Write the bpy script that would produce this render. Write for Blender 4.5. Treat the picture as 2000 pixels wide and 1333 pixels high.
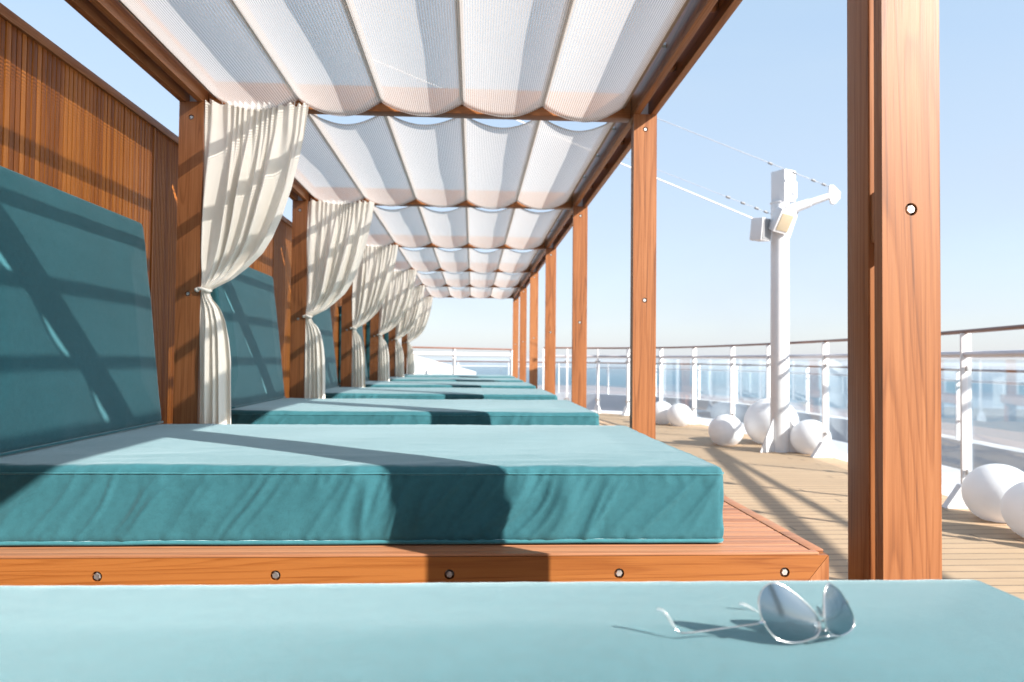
import bpy, bmesh, math, random
from mathutils import Vector, Matrix, noise
random.seed(7)
for o in list(bpy.data.objects): bpy.data.objects.remove(o)
sc = bpy.context.scene
COL = sc.collection
S = 0.36            # metres per layout unit (one canopy scallop is one unit wide)
EYE = 2.58          # eye height above the deck, in units
L = 5.424           # length of one pergola bay, in units
W = lambda x, y, z: Vector((x * S, y * S, (z + EYE) * S))

# ---------------------------------------------------------------- camera
yaw, pit, rol, FPX = 0.05345, 0.0250, -0.00966, 1411.1
cy, sy, cp, sp, cr, sr = math.cos(yaw), math.sin(yaw), math.cos(pit), math.sin(pit), math.cos(rol), math.sin(rol)
cf = Vector((sy * cp, cy * cp, sp)); c_r = Vector((cy, -sy, 0)); c_u = c_r.cross(cf)
c_r, c_u = cr * c_r - sr * c_u, sr * c_r + cr * c_u
cam = bpy.data.objects.new('camera', bpy.data.cameras.new('camera')); COL.objects.link(cam)
cam.matrix_world = Matrix(((c_r.x, c_u.x, -cf.x, 0), (c_r.y, c_u.y, -cf.y, 0), (c_r.z, c_u.z, -cf.z, EYE * S), (0, 0, 0, 1)))
cam.data.sensor_width = 36; cam.data.lens = FPX / 2000 * 36
cam.data.clip_start = 0.02; cam.data.clip_end = 90000
cam.data.dof.use_dof = True; cam.data.dof.focus_distance = 1.75; cam.data.dof.aperture_fstop = 5.0
sc.camera = cam
def at(x, y, Y=None, Z=None):
    "layout point seen at photo position x, y, at depth Y or height Z (relative to the eye)"
    v = cf * FPX + c_r * (x - 1000) + c_u * (666.5 - y)
    return v * ((Y / v.y) if Y is not None else (Z / v.z))

# ---------------------------------------------------------------- light
SUN_TO = Vector((1, -0.77, 0.74)).normalized()
elev = math.asin(SUN_TO.z); azim = math.atan2(SUN_TO.x, SUN_TO.y)
world = bpy.data.worlds.new('World'); sc.world = world; world.use_nodes = True
wn = world.node_tree.nodes; wl = world.node_tree.links
sky = wn.new('ShaderNodeTexSky'); sky.sky_type = 'NISHITA'; sky.sun_disc = False
sky.sun_elevation = elev; sky.sun_rotation = azim; sky.altitude = 0; sky.air_density = 1.0; sky.dust_density = 1.0; sky.ozone_density = 1.5
haze_mix = wn.new('ShaderNodeMix'); haze_mix.data_type = 'RGBA'; haze_mix.inputs[0].default_value = 0.68      # milky sea air mixed into the clear sky
sxw = wn.new('ShaderNodeSeparateXYZ'); tc2 = wn.new('ShaderNodeTexCoord'); crw = wn.new('ShaderNodeValToRGB')
crw.color_ramp.elements[0].color = (.50, .535, .62, 1); crw.color_ramp.elements[1].position = .45; crw.color_ramp.elements[1].color = (.40, .53, .66, 1)
sclw = wn.new('ShaderNodeMix'); sclw.data_type = 'RGBA'; sclw.blend_type = 'MULTIPLY'; sclw.inputs[0].default_value = 1; sclw.inputs[7].default_value = (5, 5, 5, 1)
wl.new(tc2.outputs['Generated'], sxw.inputs[0]); wl.new(sxw.outputs[2], crw.inputs[0]); wl.new(crw.outputs[0], sclw.inputs[6]); wl.new(sclw.outputs[2], haze_mix.inputs[7])
tcw = wn.new('ShaderNodeTexCoord'); mpw = wn.new('ShaderNodeMapping'); mpw.inputs['Scale'].default_value = (1.2, 1.2, 5.0)
nzw = wn.new('ShaderNodeTexNoise'); nzw.inputs['Scale'].default_value = 1.6; nzw.inputs['Detail'].default_value = 6; nzw.inputs['Distortion'].default_value = .6
mrw = wn.new('ShaderNodeMapRange'); mrw.inputs[1].default_value = .3; mrw.inputs[2].default_value = .75; mrw.inputs[3].default_value = .66; mrw.inputs[4].default_value = .84
wl.new(tcw.outputs['Generated'], mpw.inputs[0]); wl.new(mpw.outputs[0], nzw.inputs['Vector']); wl.new(nzw.outputs[0], mrw.inputs[0]); wl.new(mrw.outputs[0], haze_mix.inputs[0])
wl.new(sky.outputs[0], haze_mix.inputs[6]); wl.new(haze_mix.outputs[2], wn['Background'].inputs[0]); wn['Background'].inputs[1].default_value = 0.11
sun = bpy.data.objects.new('sun', bpy.data.lights.new('sun', 'SUN')); COL.objects.link(sun)
sun.data.energy = 4.8; sun.data.angle = math.radians(0.5); sun.data.color = (1.0, 0.93, 0.84)
sun.rotation_euler = (-SUN_TO).to_track_quat('-Z', 'Y').to_euler(); sun.location = (8, -8, 12)
sc.view_settings.view_transform = 'Standard'; sc.view_settings.look = 'None'
sc.view_settings.exposure = 1.4; sc.view_settings.gamma = 1; sc.view_settings.use_curve_mapping = False
sc.cycles.max_bounces = 10; sc.cycles.transparent_max_bounces = 24; sc.cycles.diffuse_bounces = 5

# ---------------------------------------------------------------- materials
class N:
    "small node-tree helper"
    def __init__(s, name):
        s.m = bpy.data.materials.new(name); s.m.use_nodes = True; s.t = s.m.node_tree
        s.n = s.t.nodes; s.b = s.n['Principled BSDF']; s.out = s.n['Material Output']
    def add(s, typ, ins=None, **kw):
        n = s.n.new('ShaderNode' + typ)
        for k, v in kw.items(): setattr(n, k, v)
        for k, v in (ins or {}).items(): s.set(n, k, v)
        return n
    def set(s, n, k, v):
        if isinstance(v, bpy.types.NodeSocket): s.t.links.new(v, n.inputs[k])
        else: n.inputs[k].default_value = v
    def math(s, op, a, b=0.0, c=0.0):
        return s.add('Math', {0: a, 1: b, 2: c}, operation=op).outputs[0]
    def vmath(s, op, a, b=(0, 0, 0)):
        return s.add('VectorMath', {0: a, 1: b}, operation=op).outputs[0]
    def noise(s, vec, scale, detail=3, rough=.55, dist=0.0):
        return s.add('TexNoise', {'Vector': vec, 'Scale': scale, 'Detail': detail, 'Roughness': rough, 'Distortion': dist}).outputs[0]
    def ramp(s, f, stops, interp='LINEAR'):
        r = s.add('ValToRGB', {0: f}); r.color_ramp.interpolation = interp
        e = r.color_ramp.elements
        while len(e) < len(stops): e.new(0.5)
        for i, (p, c) in enumerate(stops): e[i].position = p; e[i].color = (*c, 1) if len(c) == 3 else c
        return r.outputs[0]
    def mix(s, f, a, b, blend='MIX'):
        n = s.add('Mix', data_type='RGBA', blend_type=blend)
        for k, v in ((0, f), (6, a), (7, b)):
            if not isinstance(v, bpy.types.NodeSocket) and k and len(v) == 3: v = (*v, 1)
            s.set(n, k, v)
        return n.outputs[2]
    def bump(s, h, strength=.3, dist=.002):
        return s.add('Bump', {'Height': h, 'Strength': strength, 'Distance': dist}).outputs[0]
    def p(s, **kw):
        for k, v in kw.items():
            if isinstance(v, tuple) and len(v) == 3: v = (*v, 1)
            s.set(s.b, k.replace('_', ' '), v)
        return s.m

def teak(name, axis, light=(.35, .145, .055), mid=(.25, .088, .027), dark=(.09, .028, .009), rough=.42, amp=1.0, isl=.26):
    k = N(name)
    co = k.add('TexCoord').outputs['Object']
    rnd = k.add('NewGeometry').outputs['Random Per Island']
    ornd = k.add('ObjectInfo').outputs['Random']
    off = k.add('CombineXYZ', {0: k.math('MULTIPLY', rnd, 37.0), 1: k.math('MULTIPLY', ornd, 53.0), 2: k.math('MULTIPLY', rnd, 91.0)}).outputs[0]
    st = [1.0, 1.0, 1.0]; st['xyz'.index(axis)] = 0.05
    q = k.vmath('ADD', k.vmath('MULTIPLY', co, tuple(st)), off)
    field = k.noise(q, 7.0, 2.0, .45, .25)
    warpn = k.noise(q, 55.0, 3.0, .6)
    saw = k.math('FRACT', k.math('MULTIPLY_ADD', field, 24.0, k.math('MULTIPLY', warpn, .30)))       # growth rings: slow rise, sharp latewood edge
    rings = k.ramp(saw, [(0.0, (.15, .15, .15)), (.55, (.25, .25, .25)), (.88, (1, 1, 1)), (1.0, (.15, .15, .15))])
    st2 = [1.0, 1.0, 1.0]; st2['xyz'.index(axis)] = 0.018
    q2 = k.vmath('ADD', k.vmath('MULTIPLY', co, tuple(st2)), off)
    fib = k.noise(q2, 420.0, 3.0, .7)
    str_ = k.noise(q2, 75.0, 3.0, .6)
    pore = k.ramp(k.noise(q2, 190.0, 2.0, .5), [(.56, (0, 0, 0)), (.66, (1, 1, 1))])
    blotch = k.noise(q, 2.2, 3.0, .5)
    f = k.math('ADD', k.math('MULTIPLY', rings, .22 * amp), k.math('MULTIPLY', fib, .40))
    f = k.math('ADD', f, k.math('MULTIPLY', pore, .16))
    f = k.math('ADD', f, k.math('MULTIPLY', str_, .50))
    f = k.math('ADD', f, k.math('MULTIPLY', k.math('SUBTRACT', blotch, .5), .55))
    f = k.math('ADD', f, k.math('MULTIPLY', k.math('SUBTRACT', rnd, .5), isl))
    c = k.ramp(f, [(.36, light), (.64, mid), (1.0, dark)])
    rg = k.math('MULTIPLY_ADD', fib, .22, rough - .1)
    return k.p(Base_Color=c, Roughness=rg, Normal=k.bump(f, .22, .0009), Specular_IOR_Level=.45)

M = {}
M['teak_x'] = teak('teak_along_x', 'x', (.30, .108, .026), (.22, .068, .0135), (.08, .024, .006)); M['teak_y'] = teak('teak_along_y', 'y'); M['teak_z'] = teak('teak_along_z', 'z')
M['slat_z'] = teak('teak_wall_slats', 'z', (.40, .138, .024), (.26, .078, .012), (.12, .033, .006), amp=.35, isl=.6)
M['slat_x'] = teak('teak_bed_slats', 'x', (.35, .16, .08), (.26, .105, .048), (.11, .04, .018), .5, .7, .5)
M['rail_wood'] = teak('varnished_handrail', 'y', (.22, .085, .045), (.16, .06, .03), (.09, .03, .015), .35, .4)

def canvas(name, base, wrinkle=True):
    k = N(name)
    co = k.add('TexCoord').outputs['Object']
    wx = k.add('TexWave', {'Vector': co, 'Scale': 430.0, 'Distortion': .6, 'Detail': 1.0}, bands_direction='X').outputs[1]
    wy = k.add('TexWave', {'Vector': co, 'Scale': 430.0, 'Distortion': .6, 'Detail': 1.0}, bands_direction='Y').outputs[1]
    wz = k.add('TexWave', {'Vector': co, 'Scale': 260.0, 'Distortion': .6, 'Detail': 1.0}, bands_direction='Z').outputs[1]
    weave = k.math('ADD', k.math('ADD', wx, wy), wz)
    big = k.noise(co, 3.0, 4, .55); fine = k.noise(co, 900.0, 2, .6); mid = k.noise(co, 60.0, 4, .65)
    v = k.math('ADD', k.math('MULTIPLY', big, .26), k.math('ADD', k.math('MULTIPLY', fine, .62), k.math('MULTIPLY', mid, .3)))
    v = k.math('SUBTRACT', v, .09)
    c = k.ramp(v, [(.3, tuple(x * .68 for x in base)), (.7, tuple(x * 1.3 for x in base))])
    h = k.math('ADD', k.math('MULTIPLY', weave, .25), k.math('MULTIPLY', k.noise(co, 25.0, 4, .6), .9))
    return k.p(Base_Color=c, Roughness=.85, Specular_IOR_Level=.25, Sheen_Weight=.95, Sheen_Roughness=.3, Sheen_Tint=(.74, .94, 1.0), Normal=k.bump(h, .25, .0016))
M['canvas'] = canvas('teal_canvas', (.025, .114, .140))
M['piping'] = canvas('teal_piping', (.034, .15, .178))

def curtain_mat():
    k = N('ivory_voile'); co = k.add('TexCoord').outputs['Object']
    n = k.noise(co, 500.0, 2, .6)
    c = k.ramp(n, [(.3, (.93, .89, .815)), (.7, (.97, .94, .88))])
    k.p(Base_Color=c, Roughness=.8, Sheen_Weight=.2, Specular_IOR_Level=.2)
    tr = k.add('BsdfTranslucent', {0: (.95, .905, .81, 1)})
    mx = k.add('MixShader', {0: .12, 1: k.b.outputs[0], 2: tr.outputs[0]})
    k.t.links.new(mx.outputs[0], k.out.inputs[0]); return k.m
M['curtain'] = curtain_mat()

def canopy_mat():
    k = N('ribbed_shade_fabric'); co = k.add('TexCoord').outputs['Object']
    x = k.add('SeparateXYZ', {0: co}).outputs[0]; y = k.add('SeparateXYZ', {0: co}).outputs[1]
    t = k.math('FRACT', k.math('DIVIDE', x, .0086))
    tri = k.math('ABSOLUTE', k.math('SUBTRACT', t, .5))                # 0 in the middle of a rib, .5 between ribs
    gap = k.ramp(tri, [(.26, (0, 0, 0)), (.36, (1, 1, 1))])
    yy = k.math('ABSOLUTE', k.math('SUBTRACT', k.math('FRACT', k.math('DIVIDE', y, .011)), .5))
    knot = k.ramp(yy, [(.36, (1, 1, 1)), (.44, (.75, .75, .75))])
    f = k.math('MULTIPLY', k.math('MULTIPLY', gap, knot), .44)
    f = k.math('ADD', f, .03)
    k.p(Base_Color=(.93, .91, .92), Roughness=.7, Specular_IOR_Level=.3, Normal=k.bump(tri, .5, .002))
    tr = k.add('BsdfTranslucent', {0: (.92, .895, .895, 1)})
    cloth = k.add('MixShader', {0: .235, 1: k.b.outputs[0], 2: tr.outputs[0]})
    tp = k.add('BsdfTransparent', {0: (1, 1, 1, 1)})
    mx = k.add('MixShader', {0: f, 1: cloth.outputs[0], 2: tp.outputs[0]})
    k.t.links.new(mx.outputs[0], k.out.inputs[0]); return k.m
M['canopy'] = canopy_mat()

def simple(name, col, rough=.5, metal=0.0, spec=.5, var=.06, scale=8.0, **kw):
    k = N(name); co = k.add('TexCoord').outputs['Object']
    n = k.noise(co, scale, 5, .6)
    c = k.ramp(n, [(.3, tuple(min(1, x * (1 - var)) for x in col)), (.7, tuple(min(1, x * (1 + var)) for x in col))])
    return k.p(Base_Color=c, Roughness=k.math('MULTIPLY_ADD', n, .2, rough - .1), Metallic=metal, Specular_IOR_Level=spec, **kw)
M['white'] = simple('white_paint', (.70, .70, .715), .4, var=.035)
M['white_dull'] = simple('white_deck_paint', (.52, .52, .545), .55, var=.05, scale=3.0)
def globe_mat():
    k = N('white_polyethylene'); k.p(Base_Color=(.84, .835, .85), Roughness=.4, Specular_IOR_Level=.4)
    tr = k.add('BsdfTranslucent', {0: (.96, .955, .96, 1)})
    mx = k.add('MixShader', {0: .25, 1: k.b.outputs[0], 2: tr.outputs[0]}); k.t.links.new(mx.outputs[0], k.out.inputs[0]); return k.m
M['globe'] = globe_mat()
M['steel'] = simple('stainless_steel', (.62, .61, .60), .5, 1.0, scale=120.0, var=.1)
M['wire'] = simple('galvanised_wire', (.36, .37, .40), .5, .3)
M['rope'] = simple('white_rope', (.82, .82, .84), .7, scale=200.0)
M['grey'] = simple('grey_grille', (.22, .225, .24), .5, var=.12, scale=160.0)
M['lamp_glass'] = simple('floodlight_lens', (.40, .33, .23), .15, scale=90.0, var=.1)
M['batten_paint'] = simple('beige_batten', (.27, .215, .18), .5)
M['alu'] = simple('grey_mid_rail', (.55, .54, .58), .4, .3)
M['gunmetal'] = simple('silver_wire_frame', (.78, .77, .76), .2, 1.0)
M['rubber'] = simple('black_rubber', (.03, .03, .03), .7)
M['tip'] = N('clear_plastic').p(Base_Color=(.93, .95, .96), Roughness=.15, Transmission_Weight=.85, IOR=1.3)

def glass_mat():
    k = N('balustrade_glass')
    tp = k.add('BsdfTransparent', {0: (.93, .96, .97, 1)}); gl = k.add('BsdfGlossy', {0: (.9, .95, 1, 1), 'Roughness': .02})
    lw = k.add('Fresnel', {0: 1.5}).outputs[0]
    mx = k.add('MixShader', {0: k.math('MULTIPLY_ADD', lw, .22, .01), 1: tp.outputs[0], 2: gl.outputs[0]})
    k.t.links.new(mx.outputs[0], k.out.inputs[0]); return k.m
M['glass'] = glass_mat()
def lens_mat():
    k = N('mirrored_grey_lens'); co = k.add('TexCoord').outputs['Generated']
    tp = k.add('BsdfTransparent', {0: (.22, .28, .32, 1)}); gl = k.add('BsdfGlossy', {0: (.40, .47, .54, 1), 'Roughness': .15})
    mx = k.add('MixShader', {0: .5, 1: tp.outputs[0], 2: gl.outputs[0]})
    k.t.links.new(mx.outputs[0], k.out.inputs[0]); return k.m
M['lens'] = lens_mat()

def deck_mat(name, light, dark, width):
    k = N(name); co = k.add('TexCoord').outputs['Object']
    sx = k.add('SeparateXYZ', {0: co})
    r = k.math('DIVIDE', sx.outputs[1], width); row = k.math('FLOOR', r); t = k.math('ABSOLUTE', k.math('SUBTRACT', k.math('FRACT', r), .5))
    wn_ = k.add('TexWhiteNoise', {1: row}, noise_dimensions='1D').outputs[0]
    xs = k.math('ADD', k.math('DIVIDE', sx.outputs[0], 2.6), k.math('MULTIPLY', wn_, 9.0))
    bt = k.math('ABSOLUTE', k.math('SUBTRACT', k.math('FRACT', xs), .5))
    wn2 = k.add('TexWhiteNoise', {0: k.add('CombineXYZ', {0: row, 1: k.math('FLOOR', xs)}).outputs[0]}, noise_dimensions='3D').outputs[0]
    q = k.vmath('ADD', k.vmath('MULTIPLY', co, (.06, 1, 1)), k.add('CombineXYZ', {0: k.math('MULTIPLY', wn2, 40)}).outputs[0])
    g = k.math('ADD', k.math('MULTIPLY', k.noise(q, 60, 4, .65), .6), k.math('MULTIPLY', k.noise(co, 1.4, 4, .6), .4))
    c = k.ramp(g, [(.3, light), (.75, dark)])
    c = k.mix(k.math('MULTIPLY', wn2, .5), c, tuple(x * .72 for x in light))
    seam = k.math('MAXIMUM', k.ramp(t, [(.452, (0, 0, 0)), (.466, (1, 1, 1))]), k.ramp(bt, [(.4985, (0, 0, 0)), (.4992, (1, 1, 1))]))
    c = k.mix(k.math('MULTIPLY', seam, .85), c, (.05, .04, .035))
    return k.p(Base_Color=c, Roughness=.7, Specular_IOR_Level=.3, Normal=k.bump(k.math('SUBTRACT', g, seam), .3, .002))
M['deck'] = deck_mat('scrubbed_teak_deck', (.52, .37, .24), (.37, .245, .15), .098)
M['deck_low'] = deck_mat('grey_lower_deck', (.36, .33, .35), (.27, .25, .27), .14)
def sea_mat():
    k = N('sea_water'); co = k.add('TexCoord').outputs['Object']
    h = k.math('ADD', k.noise(co, .05, 6, .6), k.math('MULTIPLY', k.noise(co, .4, 5, .6), .3))
    return k.p(Base_Color=(.045, .115, .17), Roughness=.36, IOR=1.333, Normal=k.bump(h, .7, 2.5))
M['sea'] = sea_mat()

# ---------------------------------------------------------------- mesh helpers (layout units in, metres out)
def box_into(bm, x0, x1, y0, y1, z0, z1, bev=0.012):
    t = bmesh.new(); bmesh.ops.create_cube(t, size=1)
    for v in t.verts: v.co = Vector(((x0 + x1) / 2 + v.co.x * (x1 - x0), (y0 + y1) / 2 + v.co.y * (y1 - y0), (z0 + z1) / 2 + v.co.z * (z1 - z0)))
    if bev: bmesh.ops.bevel(t, geom=t.edges[:], offset=bev, segments=2, profile=.6, affect='EDGES')
    merge(bm, t)
def merge(bm, t, mat=None):
    me = bpy.data.meshes.new('tmp'); t.to_mesh(me); t.free()
    if mat is not None: me.transform(mat)
    bm.from_mesh(me); bpy.data.meshes.remove(me)
def tube_into(bm, pts, r, n=8, caps=True):
    pts = [Vector(p) for p in pts]; rs = r if isinstance(r, (list, tuple)) else [r] * len(pts)
    rings = []; up = None
    for i, p in enumerate(pts):
        d = (pts[min(i + 1, len(pts) - 1)] - pts[max(i - 1, 0)]).normalized()
        if up is None: up = Vector((0, 0, 1)) if abs(d.z) < .9 else Vector((1, 0, 0))
        a = d.cross(up).normalized(); b = a.cross(d).normalized(); up = b
        rings.append([bm.verts.new(p + (a * math.cos(2 * math.pi * j / n) + b * math.sin(2 * math.pi * j / n)) * rs[i]) for j in range(n)])
    for i in range(len(rings) - 1):
        for j in range(n): bm.faces.new((rings[i][j], rings[i][(j + 1) % n], rings[i + 1][(j + 1) % n], rings[i + 1][j]))
    if caps: bm.faces.new(rings[0][::-1]); bm.faces.new(rings[-1])
def lathe_into(bm, prof, c, n=40):
    rings = [[bm.verts.new((c[0] + r * math.cos(2 * math.pi * j / n), c[1] + r * math.sin(2 * math.pi * j / n), c[2] + z)) for j in range(n)] for r, z in prof]
    for i in range(len(rings) - 1):
        for j in range(n): bm.faces.new((rings[i][j], rings[i][(j + 1) % n], rings[i + 1][(j + 1) % n], rings[i + 1][j]))
    bm.faces.new(rings[0][::-1]); bm.faces.new(rings[-1])
def prism_into(bm, poly, vec):
    "extruded polygon: list of points, extrusion vector"
    vec = Vector(vec); a = [bm.verts.new(p) for p in poly]; b = [bm.verts.new(Vector(p) + vec) for p in poly]
    n = len(a); bm.faces.new(a[::-1]); bm.faces.new(b)
    for i in range(n): bm.faces.new((a[i], a[(i + 1) % n], b[(i + 1) % n], b[i]))
def BM(): return bmesh.new()
def box(*a, bev=.012):
    bm = BM(); box_into(bm, *a, bev=bev); return bm
def tube(*a, **k):
    bm = BM(); tube_into(bm, *a, **k); return bm

BASE = {}
def link(name, bm, mat, parent=None, base=None, smooth=35):
    b = Vector(BASE[parent.name]) if parent else Vector(base if base is not None else (0, 0, -EYE))
    for v in bm.verts: v.co = (v.co - b) * S
    bmesh.ops.recalc_face_normals(bm, faces=bm.faces[:])
    me = bpy.data.meshes.new(name); bm.to_mesh(me); bm.free(); me.materials.append(M[mat] if isinstance(mat, str) else mat)
    me.shade_smooth() if smooth else None
    if smooth and smooth < 180: me.set_sharp_from_angle(angle=math.radians(smooth))
    o = bpy.data.objects.new(name, me); COL.objects.link(o)
    if parent: o.parent = parent
    else: o.location = (b.x * S, b.y * S, (b.z + EYE) * S)
    BASE[o.name] = tuple(b)
    return o
def thing(name, label, cat, base, group=None):
    o = bpy.data.objects.new(name, None); COL.objects.link(o); o.empty_display_size = .1
    o.location = W(*base); BASE[o.name] = tuple(base)
    return tag(o, label, cat, group)
def tag(o, label, cat, group=None, kind=None):
    if label: o['label'] = label
    if cat: o['category'] = cat
    if group: o['group'] = group
    if kind: o['kind'] = kind
    return o
def dup(o, dy=0.0, parent=None, label=None):
    c = o.copy(); COL.objects.link(c)
    if parent is not None: c.parent = parent
    if dy: c.location = o.location + Vector((0, dy * S, 0))
    if label: c['label'] = label
    for ch in list(o.children): dup(ch, 0, c)
    return c
def structure(o): o['kind'] = 'structure'; return o

def lin(a, b, n): return [a + (b - a) * i / n for i in range(n + 1)]
def rbox(x0, x1, y0, y1, z0, z1, r, nx, ny, nz, warp=None):
    "rounded box with a dense grid; warp(p, face) moves each vertex"
    lo = (x0, y0, z0); hi = (x1, y1, z1); ns = (nx, ny, nz); ax = []
    for i in range(3):
        e = [0, .3, .65, 1]
        ax.append([lo[i] + r * t for t in e] + lin(lo[i] + r, hi[i] - r, ns[i])[1:-1] + [hi[i] - r * t for t in e[::-1]])
    bm = BM(); verts = {}
    def V(i, j, k):
        key = (i, j, k)
        if key not in verts:
            p = Vector((ax[0][i], ax[1][j], ax[2][k]))
            c = Vector([min(max(p[q], lo[q] + r), hi[q] - r) for q in range(3)]); d = p - c
            if d.length > 1e-9: p = c + d.normalized() * r
            nrm = d.normalized() if d.length > 1e-9 else Vector((0, 0, 0))
            verts[key] = bm.verts.new(warp(p, nrm) if warp else p)
        return verts[key]
    n = [len(a) - 1 for a in ax]
    for i in range(n[0]):
        for j in range(n[1]):
            for k in (0, n[2]): bm.faces.new((V(i, j, k), V(i + 1, j, k), V(i + 1, j + 1, k), V(i, j + 1, k)))
    for i in range(n[0]):
        for k in range(n[2]):
            for j in (0, n[1]): bm.faces.new((V(i, j, k), V(i + 1, j, k), V(i + 1, j, k + 1), V(i, j, k + 1)))
    for j in range(n[1]):
        for k in range(n[2]):
            for i in (0, n[0]): bm.faces.new((V(i, j, k), V(i, j + 1, k), V(i, j + 1, k + 1), V(i, j, k + 1)))
    return bm

def holed_board(bm, a0, a1, b0, b1, y0, y1, holes, r=.036, depth=.045, vertical=False, ends=None):
    "board in the plane facing -y, long axis a, with round bolt holes along b's middle; ends = (shift at a0, at a1) mitre"
    P = (lambda a, b, y: (b, y, a)) if vertical else (lambda a, b, y: (a, y, b))
    bc = (b0 + b1) / 2; c = min((b1 - b0) / 2 * .95, .08)
    cuts = [a0]; e = ends or (0, 0)
    for h in holes: cuts += [h - c, h + c]
    cuts.append(a1)
    vv = {}
    def V(a, b, y):
        k = (round(a, 5), round(b, 5), round(y, 5))
        if k not in vv: vv[k] = bm.verts.new(P(a, b, y))
        return vv[k]
    def fa(a, b):                                      # mitred ends
        if a == a0: return a + (e[0] if b == b0 else 0)
        if a == a1: return a + (e[1] if b == b0 else 0)
        return a
    for i in range(len(cuts) - 1):
        s0, s1 = cuts[i], cuts[i + 1]
        if i % 2 == 0:
            mids = [b0 + (b1 - b0) * m / 4 for m in (1, 2, 3)]
            q = [V(fa(s0, b0), b0, y0), V(fa(s1, b0), b0, y0)] + ([V(s1, m, y0) for m in mids] if s1 != a1 else []) + [V(fa(s1, b1), b1, y0), V(fa(s0, b1), b1, y0)] + ([V(s0, m, y0) for m in mids[::-1]] if s0 != a0 else [])
            bm.faces.new(q)
        else:
            h = (s0 + s1) / 2; n = 16; outer = []; circ = []; bot = []
            cor = [(s1, b1), (s0, b1), (s0, b0), (s1, b0)]
            for q in range(4):
                p, t = cor[q], cor[(q + 1) % 4]
                for m in range(4): outer.append((p[0] + (t[0] - p[0]) * m / 4, p[1] + (t[1] - p[1]) * m / 4))
            for j in range(n):
                an = math.pi / 4 + 2 * math.pi * j / n
                circ.append(bm.verts.new(P(h + r * math.cos(an), bc + r * math.sin(an), y0)))
                bot.append(bm.verts.new(P(h + r * math.cos(an), bc + r * math.sin(an), y0 + depth)))
            o = [V(u, v, y0) for u, v in outer]
            for j in range(n):
                j2 = (j + 1) % n
                bm.faces.new((o[j], o[j2], circ[j2], circ[j])); bm.faces.new((circ[j], circ[j2], bot[j2], bot[j]))
            bm.faces.new(bot)
        # long sides and back
        sa, sb = fa(s0, b0), fa(s1, b0); ta, tb = fa(s0, b1), fa(s1, b1)
        mids = [s0 + (s1 - s0) * m / 4 for m in (1, 2, 3)] if i % 2 else []
        bm.faces.new([V(sa, b0, y0)] + [V(m, b0, y0) for m in mids] + [V(sb, b0, y0), V(sb, b0, y1), V(sa, b0, y1)])
        bm.faces.new([V(ta, b1, y0)] + [V(m, b1, y0) for m in mids] + [V(tb, b1, y0), V(tb, b1, y1), V(ta, b1, y1)])
        bm.faces.new((V(sa, b0, y1), V(sb, b0, y1), V(tb, b1, y1), V(ta, b1, y1)))
    for a in (a0, a1):
        bm.faces.new((V(fa(a, b0), b0, y0), V(fa(a, b1), b1, y0), V(fa(a, b1), b1, y1), V(fa(a, b0), b0, y1)))
def bolt_bm(x, y, z, r=.0265, h=.043, axis='y', rot=0.3):
    "hexagon bolt head with a washer face, pointing to -y (or along x)"
    t = BM()
    lathe_into(t, [(r * 1.15, 0), (r * 1.15, .006)], (0, 0, 0), 16)
    pr = [(r, .006), (r, h * .8), (r * .8, h)]
    rings = [[t.verts.new((q * math.cos(math.pi / 3 * j + rot), q * math.sin(math.pi / 3 * j + rot), zz)) for j in range(6)] for q, zz in pr]
    for i in range(2):
        for j in range(6): t.faces.new((rings[i][j], rings[i][(j + 1) % 6], rings[i + 1][(j + 1) % 6], rings[i + 1][j]))
    t.faces.new(rings[2])
    m = Matrix.Rotation(math.radians(90), 4, 'X') if axis == 'y' else Matrix.Rotation(math.radians(-90 if axis == '-x' else 90), 4, 'Y')
    bm = BM(); merge(bm, t, Matrix.Translation((x, y, z)) @ m); return bm

def interp(tab, z):
    "piecewise smooth table, sorted by descending key"
    for (a, va), (b, vb) in zip(tab, tab[1:]):
        if z >= b:
            t = (z - b) / (a - b); return vb + (va - vb) * t
    return tab[-1][1]
def catmull(pts, n):
    pts = [Vector(p) for p in pts]; P = [pts[0] * 2 - pts[1]] + pts + [pts[-1] * 2 - pts[-2]]; out = []
    for i in range(1, len(P) - 2):
        for k in range(n):
            t = k / n; a, b, c, d = P[i - 1:i + 3]
            out.append(.5 * (2 * b + (c - a) * t + (2 * a - 5 * b + 4 * c - d) * t * t + (3 * b - a - 3 * c + d) * t ** 3))
    out.append(pts[-1]); return out

# ================================================================ the setting
rail_pts = [(7.2, 4.5), (7.85, 7.8), (8.4, 10.6), (9.0, 13.6), (9.45, 17.4), (9.6, 21.7), (9.4, 26.4), (8.55, 31.3), (6.3, 34.6), (3.45, 35.4)]
RAIL = catmull([(x, y, 0) for x, y in rail_pts], 12)
def offset_path(path, d):
    out = []
    for i, p in enumerate(path):
        t = (path[min(i + 1, len(path) - 1)] - path[max(i - 1, 0)]).normalized(); out.append(p + Vector((t.y, -t.x, 0)) * d)
    return out
edge = offset_path(RAIL, .22)
bm = BM()
pl = [(-14, -9, -EYE), (6.6, -9, -EYE)] + [(p.x, p.y, -EYE) for p in edge] + [(3.45, 47, -EYE), (-14, 43, -EYE)]
prism_into(bm, [Vector(p) for p in pl], (0, 0, -.25))
structure(link('deck', bm, 'deck', base=(0, 0, -EYE), smooth=0))
bm = BM()
e0 = [(p.x, p.y) for p in offset_path(RAIL, .225)]; e1 = [(p.x, p.y) for p in offset_path(RAIL, 2.6)]
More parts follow.
